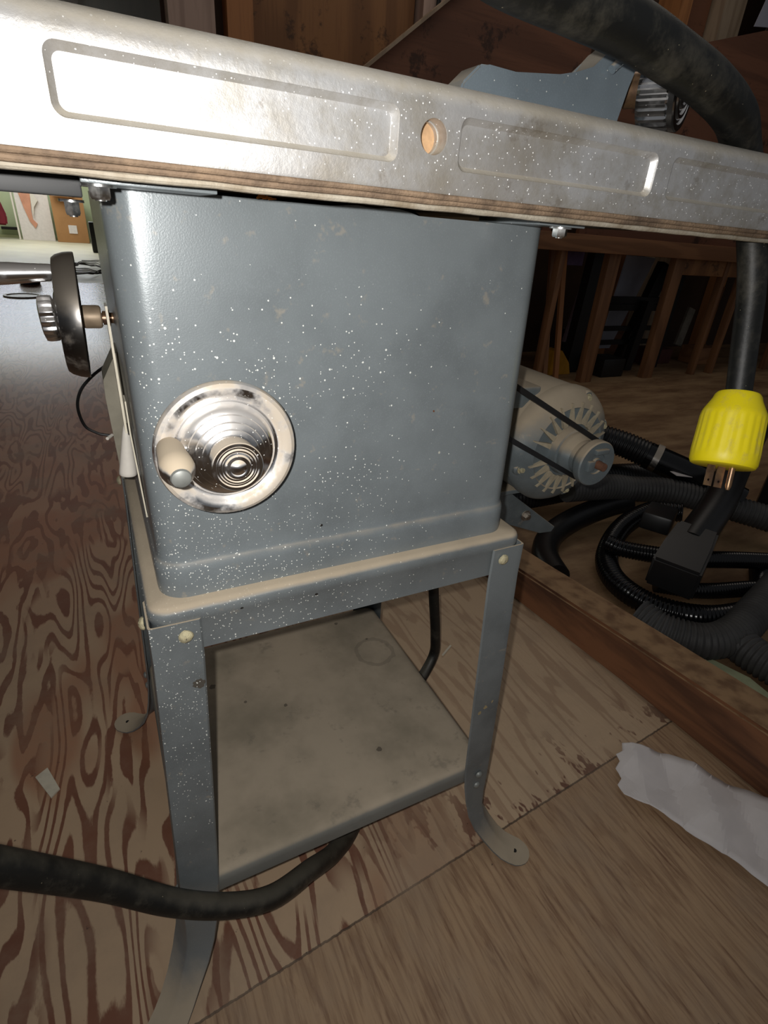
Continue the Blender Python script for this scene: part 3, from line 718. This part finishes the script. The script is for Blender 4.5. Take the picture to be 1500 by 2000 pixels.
# ------------------------------------------------------------------ cords
pc = thing('power_cord', 'thick black cord draped over the saw and hanging down to a yellow plug', 'power cord', (.545, -.05, .60))
b = bm_new()
tube(b, [(.120, -.125, .962), (.160, -.112, .962), (.197, -.102, .961), (.252, -.092, .962), (.300, -.086, .961), (.345, -.082, .956), (.395, -.077, .949), (.446, -.067, .9385), (.490, -.052, .921), (.525, -.046, .894), (.545, -.048, .866), (.556, -.060, .819), (.562, -.071, .763), (.5602, -.083, .719), (.559, -.0845, .712)],
     [.0135, .0138, .0142, .0148, .0152, .0150, .0150, .0148, .0142, .0134, .0128, .0126, .0124, .0120, .0118], 20, 8)
link('cable', b, M_cord, pc, 60)
q0 = Vector((.5600, -.0835, .7195)); qa = Vector((.532, -.112, .632)) - Vector((.560, -.0835, .7195)); qa.normalize()
b = bm_new(); a, u, v = frame(qa); rings = []; N = 96
for r, h, kn in [(.0140, .002, 0), (.0160, .0005, 0), (.0205, .0, 0), (.0225, .0025, 0), (.0240, .007, 0), (.0300, .018, 0), (.0312, .021, 0), (.0316, .023, 0), (.0316, .026, 1), (.0324, .048, 1), (.0330, .060, 1), (.0333, .064, 0), (.0330, .071, 0), (.0312, .0745, 0), (.0290, .0755, 0), (.010, .0755, 0)]:
    rings.append([q0 + a * h + (u * math.cos(t) + v * math.sin(t)) * r * .94 * (1 + (.012 * (1 if (i // 2) % 2 else -1) if kn else 0)) for i, t in enumerate([2 * PI * k / N for k in range(N)])])
faces_from_rings(b, rings); pl = link('plug', b, M_yellow, pc, 30); pl['label'] = 'yellow plug with ribbed grip and three prongs'
# prongs: two blades and a round ground pin
cx_ = Mc @ Vector((1, 0, 0)); sx_ = (cx_ - a * cx_.dot(a)).normalized(); sy_ = a.cross(sx_)
def prong(off, k):
    b = bm_new(); p = q0 + a * .0752 + off
    if k == 'pin': lathe(b, p, a, [(.0030, 0), (.0030, .019), (.0018, .023)], 16)
    else:
        beam(b, p, p + a * .021, .0065, .0016, up=sy_)
    link('prong', b, M_brass, pl)
def blade(off):
    p = q0 + a * .0752 + off
    base = bm_new(); beam(base, p, p + a * .022, .0075, .0018, up=sy_)
    c = bm_new(); cyl(c, p + a * .016 - sy_ * .004, p + a * .016 + sy_ * .004, .0014, 14)
    link('prong', boolean(base, [c]), M_brass, pl)
blade(-sx_ * .0105); blade(sx_ * .0015 - sy_ * .002); prong(sx_ * .0095 + sy_ * .003, 'pin')
b = bm_new()
tube(b, [(-.230, -.062, .44), (-.185, -.055, .405), (-.155, -.0495, .362), (-.094, -.040, .270), (-.040, -.046, .204), (.012, -.052, .163), (.065, -.047, .128), (.123, -.020, .094), (.170, .010, .052), (.223, .056, .016), (.30, .14, .014), (.38, .21, .014), (.45, .26, .02), (.505, .29, .06), (.503, .29, .12), (.483, .29, .24), (.470, .29, .34), (.47, .285, .456)],
     [.0150, .0148, .0145, .0138, .0132, .0130, .0130, .0130, .0128, .0126, .012, .0115, .011, .0105, .010, .010, .010, .010], 18, 8)
tag(link('motor_cord', b, M_cord, None, 60), 'thick dusty black cord crossing in front of the stand leg and passing under the shelf', 'power cord')

# ------------------------------------------------------------------ torn paper on the floor
b = bm_new()
out = [(.746, -.010), (.735, -.022), (.722, -.020), (.716, -.034), (.700, -.040), (.692, -.060), (.676, -.066), (.670, -.085), (.676, -.100), (.70, -.140), (.722, -.196), (.742, -.250), (.756, -.290), (.775, -.36), (.79, -.45), (.80, -.55), (.95, -.52), (.935, -.42), (.912, -.30), (.900, -.215), (.878, -.170), (.850, -.118), (.82, -.075), (.79, -.040)]
def pz(x, y):
    t = (x + y * .55 - .62) * 30; q = x * .8 + y * .6; w_ = x * .55 - y * .83
    f = abs(((w_ * 9 + .35 * math.sin(q * 11)) % 1) - .5) * .026 + abs(((q * 6 + .4 * math.sin(w_ * 17)) % 1) - .5) * .018 + abs(((w_ * 23 - q * 9) % 1) - .5) * .004
    return .003 + f
vs = [Vector((x, y, 0)) for x, y in out]; n = len(vs)
bot = [b.verts.new(v) for v in vs]; b.faces.new(bot)
bmesh.ops.triangulate(b, faces=b.faces[:])
bmesh.ops.subdivide_edges(b, edges=b.edges[:], cuts=9, use_grid_fill=True)
bmesh.ops.triangulate(b, faces=b.faces[:])
for v in b.verts: v.co.z = pz(v.co.x, v.co.y)
o = link('torn_paper', b, M_paper, None, 9); sm = o.modifiers.new('s', 'SOLIDIFY'); sm.thickness = .0008; sm.offset = 1
tag(o, 'torn strip of white crumpled paper lying on the plywood floor at the lower right', 'paper')
b = bm_new(); slab(b, [(-.222, .350, .001), (-.205, .362, .001), (-.186, .312, .001), (-.198, .300, .001)], (0, 0, .003)); tag(link('wood_chip', b, M_cream), 'small pale pinkish wood chip on the reddish floor left of the stand', 'wood chip')
b = bm_new(); beam(b, (.565, .335, .004), (.60, .355, .004), .004, .003); tag(link('wood_splinter', b, M_cream), 'short pale wood splinter on the floor behind the stand cord', 'wood splinter')

# ------------------------------------------------------------------ hoses in the right bay
def hose(name, pts, r, mat, label, cat='hose', ribs=None, n=18):
    b = bm_new(); tube(b, pts, r, n, 8, ribs); return tag(link(name, b, mat, None, 50 if not ribs else 70), label, cat)
h = thing('vacuum_hose', 'black hose with ribbed end and clamp, running behind the yellow plug', 'hose', (1.6, .8, .1))
b = bm_new(); tube(b, [(1.36, 1.0, .26), (1.47, .90, .25), (1.56, .80, .235), (1.63, .72, .21)], .043, 20, 8, (.05, .012)); link('ribbed_hose', b, M_hose, h, 70)
b = bm_new(); tube(b, [(1.62, .73, .212), (1.70, .62, .18), (1.80, .47, .13)], [.046, .046, .042], 24, 6); link('cuff', b, M_hoseshine, h)
b = bm_new(); cyl(b, (1.632, .712, .209), (1.644, .695, .205), .0485, 28); o = link('clamp', b, M_steel, h); o['label'] = 'shiny metal clamp'
hose('flat_hose', [(.93, .93, .055), (1.05, .88, .06), (1.25, .83, .08), (1.50, .80, .10), (1.75, .76, .09), (2.0, .70, .06)], .052, M_hose, 'straight dark ribbed hose lying behind the motor pulley', ribs=(.04, .012))
hose('curved_hose', [(1.00, .45, .035), (1.045, .545, .036), (1.13, .62, .04), (1.26, .665, .05), (1.42, .675, .07), (1.50, .66, .085)], .038, M_hose, 'smooth dark hose curving out behind the timber toward the motor')
hose('ribbed_hose', [(1.24, .70, .15), (1.42, .68, .14), (1.50, .66, .13), (1.62, .60, .13), (1.74, .50, .11), (1.86, .36, .09), (1.95, .2, .06)], .040, M_hosegrey, 'grey ribbed hose section with a dusty joint, upper one in the pile', ribs=(.06, .013))
hose('looped_hose', [(1.66, .28, .035), (1.45, .155, .032), (1.31, .150, .032), (1.205, .195, .032), (1.145, .280, .032), (1.150, .385, .034), (1.225, .480, .04), (1.37, .56, .06), (1.50, .57, .09), (1.56, .50, .11)], .030, M_hoseshine, 'glossy black looped ribbed hose nearest the timber', ribs=(.05, .010))
hose('thin_hose', [(1.20, .47, .09), (1.215, .43, .09), (1.27, .38, .09), (1.36, .32, .09), (1.50, .27, .085), (1.75, .20, .06)], .023, M_hoseshine, 'thin glossy black hose inside the hose loop', ribs=(.05, .008))
hose('thin_hose', [(1.24, .32, .034), (1.34, .25, .034), (1.50, .20, .034), (1.70, .13, .034)], .021, M_hoseshine, 'thin black ribbed hose lying low inside the front of the loop', ribs=(.05, .008))
hose('grey_hose', [(1.06, .230, .05), (1.075, .17, .045), (1.13, .105, .045), (1.22, .09, .05), (1.36, .12, .06), (1.55, .17, .06)], .040, M_hosegrey, 'dusty grey ribbed hose along the front of the hose pile', ribs=(.07, .012))
hose('grey_hose', [(1.22, .10, .04), (1.21, .03, .04), (1.22, -.06, .042), (1.26, -.2, .042), (1.3, -.4, .042)], .040, M_hosegrey, 'second dusty grey ribbed hose running off toward the lower right corner', ribs=(.07, .012))
wn = thing('vacuum_wand', 'large black vacuum wand with a flat nozzle lying across the hoses', 'vacuum wand', (1.4, .4, .15))
b = bm_new(); tube(b, [(2.10, .66, .30), (1.75, .50, .25), (1.50, .38, .21), (1.30, .305, .155)], .045, 24, 6); link('tube', b, M_hose, wn)
b = bm_new()
faces_from_rings(b, [[Vector(c0_) + Vector(s_) * (w_ * i) + Vector((0, 0, 1)) * (h_ * j) for i, j in ((-1, -1), (1, -1), (1, 1), (-1, 1))] for c0_, s_, w_, h_ in
     (((1.33, .315, .16), (-.4, .9, 0), .050, .046), ((1.25, .28, .14), (-.4, .9, 0), .056, .044), ((1.17, .245, .118), (-.4, .9, 0), .058, .040))])
bmesh.ops.bevel(b, geom=b.edges[:], offset=.006, segments=2, affect='EDGES'); link('nozzle', b, M_hose, wn)
t = bm_new(); box(t, (1.30, .42, .12), (1.46, .50, .17), .008, (0, .15, .5)); tag(link('floor_tool', t, M_hose), 'dark rectangular vacuum floor tool on top of the hose pile', 'vacuum nozzle')
t = bm_new(); box(t, (1.62, .585, .185), (1.69, .62, .187), 0, (0, .1, -.3)); tag(link('paper_tag', t, M_paper), 'small white tag on the hose pile below the plug', 'tag')
t = bm_new(); slab(t, [(1.10, .07, .003), (1.135, .085, .012), (1.165, .0, .012), (1.16, -.09, .006), (1.115, -.03, .004)], (0, 0, .002)); tag(link('paper_scrap', t, simple('greenish_paper', srgb(170, 176, 140), .8)), 'pale greenish paper scrap under the grey hose beside the timber', 'paper')
t = bm_new(); box(t, (2.05, .28, 0), (2.5, .60, .20), .03, (0, 0, .3)); tag(link('canister_vacuum', t, M_hose), 'dark bulky vacuum body behind the hose pile at right edge', 'vacuum')

# ------------------------------------------------------------------ workbench in the bay
wb = thing('workbench', 'rough brown timber workbench with posts standing against the back of the shop', 'workbench', (3.4, 2.5, 0))
b = bm_new(); box(b, (1.0, 2.20, .80), (5.4, 2.25, .892), .004); link('front_beam', b, M_lumber, wb)
b = bm_new(); box(b, (1.0, 2.25, .865), (5.4, 2.95, .892)); link('bench_top', b, M_ply, wb)
for x in (1.1, 2.48, 2.88, 3.50, 4.05, 4.27, 5.0):
    wd = .10 if x in (2.88, 3.50) else .04
    b = bm_new(); box(b, (x, 2.25, 0), (x + wd, 2.30, .866), .003); link('leg', b, M_lumberz, wb)
b = bm_new(); box(b, (3.6, 2.26, .70), (5.3, 2.30, .80), .003); link('rail', b, M_ply, wb)
# black rack under the bench
rk = thing('metal_rack', 'black metal frame rack standing under the workbench', 'rack', (3.5, 2.65, 0))
for (x, y) in ((3.05, 2.55), (3.93, 2.55)):
    b = bm_new(); beam(b, (x, y, 0), (x + .03, y, .80), .10, .07, up=(0, 1, 0)); link('upright', b, M_black, rk)
b = bm_new(); beam(b, (3.85, 2.6, .75), (3.62, 2.6, 0), .11, .06, up=(0, 1, 0)); link('brace', b, M_black, rk)
for z in (.20, .30, .45, .50):
    b = bm_new(); beam(b, (3.05, 2.56, z), (3.95, 2.56, z), .04, .03 if z < .4 else .045); link('crossbar', b, M_black, rk)
b = bm_new(); beam(b, (3.60, 2.5, 0), (3.66, 2.5, .5), .07, .05, up=(0, 1, 0)); link('upright', b, M_black, rk)
b = bm_new(); slab(b, [(3.60, 2.80, .10), (3.72, 2.80, .10), (3.98, 2.80, .78), (3.66, 2.80, .80), (3.63, 2.80, .5)], (0, .01, 0)); tag(link('hanging_sheet', b, M_bluepaper), 'pale bluish sheet hanging behind the black rack', 'sheet')
b = bm_new(); slab(b, [(3.20, 2.80, .16), (3.36, 2.80, .16), (3.42, 2.80, .56), (3.26, 2.80, .56)], (0, .02, 0)); tag(link('leaning_board', b, simple('mauve_board', srgb(120, 100, 104), .7)), 'dull mauve board leaning behind the first bench post', 'board')
b = bm_new(); slab(b, [(3.08, 2.80, .70), (3.22, 2.80, .70), (3.22, 2.80, .82), (3.08, 2.80, .82)], (0, .04, 0)); tag(link('pasted_label_box', b, simple('red_blue_box', srgb(130, 110, 150), .6)), 'small purple box high under the left end of the bench', 'box')
b = bm_new(); box(b, (3.27, 2.7, .58), (3.43, 2.8, .70), .004); tag(link('tin_can', b, M_greybox), 'small dull grey tin on the rack beside the first bench post', 'tin')
for i, (x, z0, z1, lean, lab) in enumerate(((4.45, .12, .42, .08, 'grey slat leaning under the bench between the right posts'), (4.20, .10, .40, .03, 'narrow dark grey slat leaning just right of the second bench post'), (4.75, .05, .6, .1, 'brown slat leaning under the right end of the bench'))):
    b = bm_new(); beam(b, (x, 2.72, z0), (x + lean, 2.75, z1), .09 if i == 0 else .05, .02, up=(0, 1, 0)); tag(link('leaning_board', b, M_greybox if i == 0 else (simple('slat_dark', srgb(80, 78, 74), .7) if i == 1 else M_lumberz)), lab, 'slat')
b = bm_new(); slab(b, [(2.80, 2.47, 0), (3.00, 2.47, 0), (2.97, 2.47, .08), (2.88, 2.47, .17), (2.80, 2.47, .17)], (0, .12, 0), .004); tag(link('plastic_case', b, M_orangebox), 'orange yellow plastic case on the floor under the bench, left of the first post', 'case')
for i, (x, y, wd, hh, mat, lab) in enumerate(((3.15, 2.54, .14, .13, M_black, 'small black box on the floor right of the orange case'), (3.40, 2.9, .15, .22, M_darksteel, 'dark toolbox behind the small black box'), (3.16, 2.33, .22, .13, M_black, 'black lumpy bag on the floor between the bench posts'), (3.95, 2.6, .30, .12, simple('maroon_box', srgb(84, 44, 40), .7), 'dark maroon box on the floor right of the second bench post'), (4.45, 2.5, .25, .14, M_lumber, 'wood block on the floor by the right posts'))):
    b = bm_new(); box(b, (x, y, 0), (x + wd, y + .18, hh), .012); tag(link('storage_box' if i != 2 else 'bag', b, mat), lab, 'box' if i != 2 else 'bag')
# tall things at left end of the bench (slim battens)
for x, lab, mt in ((2.60, 'slim dark batten leaning left of the first bench post', M_lumberz), (2.70, 'slim pale edged batten beside the dark one', M_stud)):
    b = bm_new(); beam(b, (x, 2.30, 0.002), (x - .02, 2.44, .80), .035, .02, up=(0, 1, 0)); tag(link('batten', b, mt), lab, 'batten')
# boards standing on the bench
b = bm_new(); slab(b, [(1.12, 2.42, .893), (2.52, 2.42, .893), (2.60, 2.42, 2.45), (2.52, 2.42, 2.45), (1.02, 2.42, 1.30)], (0, .02, 0))
sb = tag(link('slanted_board', b, M_brownboard), 'dark brown board with a diagonal top edge standing on the workbench', 'board')
b = bm_new(); beam(b, (1.02, 2.41, 1.305), (2.52, 2.41, 2.455), .05, .012); link('edge_strip', b, M_studpale, sb)
b = bm_new(); slab(b, [(2.75, 2.42, .893), (4.9, 2.42, .893), (4.9, 2.42, 2.16), (3.92, 2.42, 2.07), (3.28, 2.42, 1.89), (2.80, 2.42, 1.80)], (0, .03, 0))
tag(link('plywood_offcut', b, M_brownboard), 'large brown plywood offcut standing on the bench behind the black cord', 'board')
# back wall boarding and studs
b = bm_new(); box(b, (.94, 3.17, 0), (1.88, 3.2, 3.4)); structure('trim_1', b, M_ply)
def stud(n_, x, wd, mat, y=3.10, z1=3.5):
    b = bm_new(); box(b, (x, y, 0), (x + wd, 3.2, z1)); structure('trim_%d' % n_, b, mat)
stud(2, .52, .22, M_pink); stud(3, .80, .13, M_stud); stud(4, 1.90, .19, M_pink); stud(5, 2.10, .10, M_stud)
stud(6, 2.51, .10, M_pink); stud(7, 3.80, .10, M_stud, 3.0); stud(8, 3.90, .30, M_brownboard); stud(9, 4.22, .22, M_studpale, 3.0); stud(10, 5.3, .12, M_stud)
b = bm_new(); tube(b, [(1.985, 3.085, 3.0), (1.99, 3.085, 2.3), (1.98, 3.08, 2.0), (1.97, 3.085, 1.8), (1.99, 3.085, 1.2)], .009, 8); tube(b, [(2.01, 3.085, 3.0), (2.02, 3.08, 2.4), (1.99, 3.085, 1.95), (1.96, 3.085, 1.5)], .007, 8)
tag(link('hanging_wire', b, M_black), 'thin black wire hanging down the pale stud of the back wall', 'wire')
b = bm_new(); slab(b, [(4.45, 2.9, 1.95), (5.6, 2.9, 1.95), (5.6, 2.9, 3.3), (4.9, 2.9, 2.9)], (0, .02, 0)); tag(link('slanted_board', b, simple('grey_panel', srgb(120, 108, 98), .7)), 'grey brown slanted panel leaning at the top right behind the offcut', 'panel')
b = bm_new(); slab(b, [(4.40, 2.86, 2.26), (5.4, 2.86, 2.40), (5.5, 2.86, 3.1), (4.62, 2.86, 3.0)], (0, .004, 0)); tag(link('pinned_paper', b, M_bluepaper), 'pale sheet of paper fixed at the top right of the back wall', 'paper')

# ------------------------------------------------------------------ far room at the left
b = bm_new(); box(b, (-1.27, 16.55, .0), (-.585, 16.6, 1.6)); tp = tag(link('torn_poster_board', b, M_paper), 'white board with torn front paper standing in the far bright room', 'board')
b = bm_new(); slab(b, [(-1.18, 16.53, 1.02), (-.93, 16.53, 1.02), (-.98, 16.53, .62), (-.98, 16.53, .45), (-.90, 16.53, .36), (-.96, 16.53, .26), (-1.05, 16.53, .40), (-1.12, 16.53, .68)], (0, .02, 0)); o = link('torn_patch', b, M_salmon, tp); o['label'] = 'salmon patch where the paper is torn away'
b = bm_new(); slab(b, [(-.93, 16.50, 1.08), (-.80, 16.50, .86), (-.90, 16.50, .72), (-.96, 16.50, .50), (-.95, 16.50, .80)], (0, .03, 0)); link('curled_paper', b, M_white, tp)
b = bm_new(); box(b, (-1.34, 16.5, 0), (-1.305, 16.62, 1.7)); tag(link('pale_batten', b, M_white), 'thin pale batten standing left of the torn white board', 'batten')
b = bm_new(); box(b, (-.53, 16.3, .0), (.16, 16.9, 1.02), .01); cb = tag(link('cardboard_box', b, M_cardboard), 'tall cardboard box standing in the far room beside the torn white board', 'box')
b = bm_new(); slab(b, [(-.50, 16.12, .98), (-.06, 16.12, .98), (-.02, 16.28, 1.16), (-.50, 16.28, 1.16)], (0, .01, .02)); link('flap', b, M_cardlight, cb)
b = bm_new(); box(b, (-.25, 16.285, .20), (-.07, 16.30, .38)); o = link('shipping_label', b, M_paper, cb); o['label'] = 'white shipping label'
b = bm_new(); slab(b, [(-2.2, 16.2, .30), (-1.50, 16.2, .30), (-1.48, 16.2, .5), (-1.58, 16.2, .9), (-1.66, 16.2, 1.4), (-2.2, 16.2, 1.6)], (0, .15, 0), .03); tag(link('red_cloth', b, M_red), 'dark red hanging cloth at the left edge of the far room', 'cloth')
b = bm_new(); box(b, (-1.72, 17.05, .18), (-1.35, 17.17, .24)); tag(link('black_strip', b, M_black), 'thin black strip along the green wall low behind the red cloth', 'strip')
b = bm_new(); box(b, (.16, 13.0, 0), (.34, 13.5, .55), .02); tag(link('black_case', b, M_black), 'black case on the pale floor just beside the saw cabinet in the distance', 'case')
# coiled extension cord
b = bm_new(); pts = []
for k in range(110):
    a = k * .42; r = .24 + .07 * math.sin(k * .37) + .03 * math.sin(k * 1.3); pts.append((.0 + r * math.cos(a) * 1.0, 8.9 + r * 3.0 * math.sin(a), .02 + .0006 * k + .01 * (k % 3)))
tube(b, pts, .006, 6, 2)
tag(link('coiled_cord', b, simple('dark_cord', srgb(60, 50, 46), .6)), 'dark extension cord coiled on the far floor behind the tilt wheel', 'cord')
b = bm_new(); tube(b, [(.06, .36, .75), (.04, .45, .69), (.01, .5, .66), (-.005, .5, .642), (-.033, .5, .621), (-.052, .5, .600), (-.060, .5, .575), (-.056, .5, .547), (-.044, .5, .535), (-.027, .5, .528), (.02, .5, .52)], .0022, 8); link('loose_wire', b, M_hose, saw)
b = bm_new(); lathe(b, (-.62, 6.3, .001), (0, 0, 1), [(.16, 0), (.17, .006), (.165, .012), (.14, .012), (.135, .004)], 40); tag(link('white_ring_lid', b, M_white), 'round white lid lying on the bright floor at the left edge', 'lid')
b = bm_new(); lathe(b, (-.62, 7.4, .0), (0, 0, 1), [(.10, 0), (.11, .05), (.10, .14), (.05, .17)], 20); tag(link('dark_cup', b, simple('dark_blue_object', srgb(50, 56, 74), .4)), 'small dark round object on the far pale floor above the white lid', 'cup')
b = bm_new(); lathe(b, (-.565, 2.72, .0), (0, 0, 1), [(.06, 0), (.075, .03), (.06, .07), (.03, .085)], 20); tag(link('brown_knob', b, simple('dark_brown_thing', srgb(60, 44, 34), .5)), 'small dark brown rounded object on the reddish floor at the left edge', 'object')
# repeats of one kind share a group
GROUPS = {'thin_hose': 'thin black hoses in the pile', 'grey_hose': 'grey ribbed hoses beside the timber', 'storage_box': 'boxes on the floor under the workbench',
          'batten': 'battens leaning at the left end of the workbench', 'power_cord': 'thick black cords', 'motor_cord': 'thick black cords'}
for o in C.objects:
    k = o.name.split('.')[0]
    if o.parent is None and 'label' in o and k in GROUPS: o['group'] = GROUPS[k]
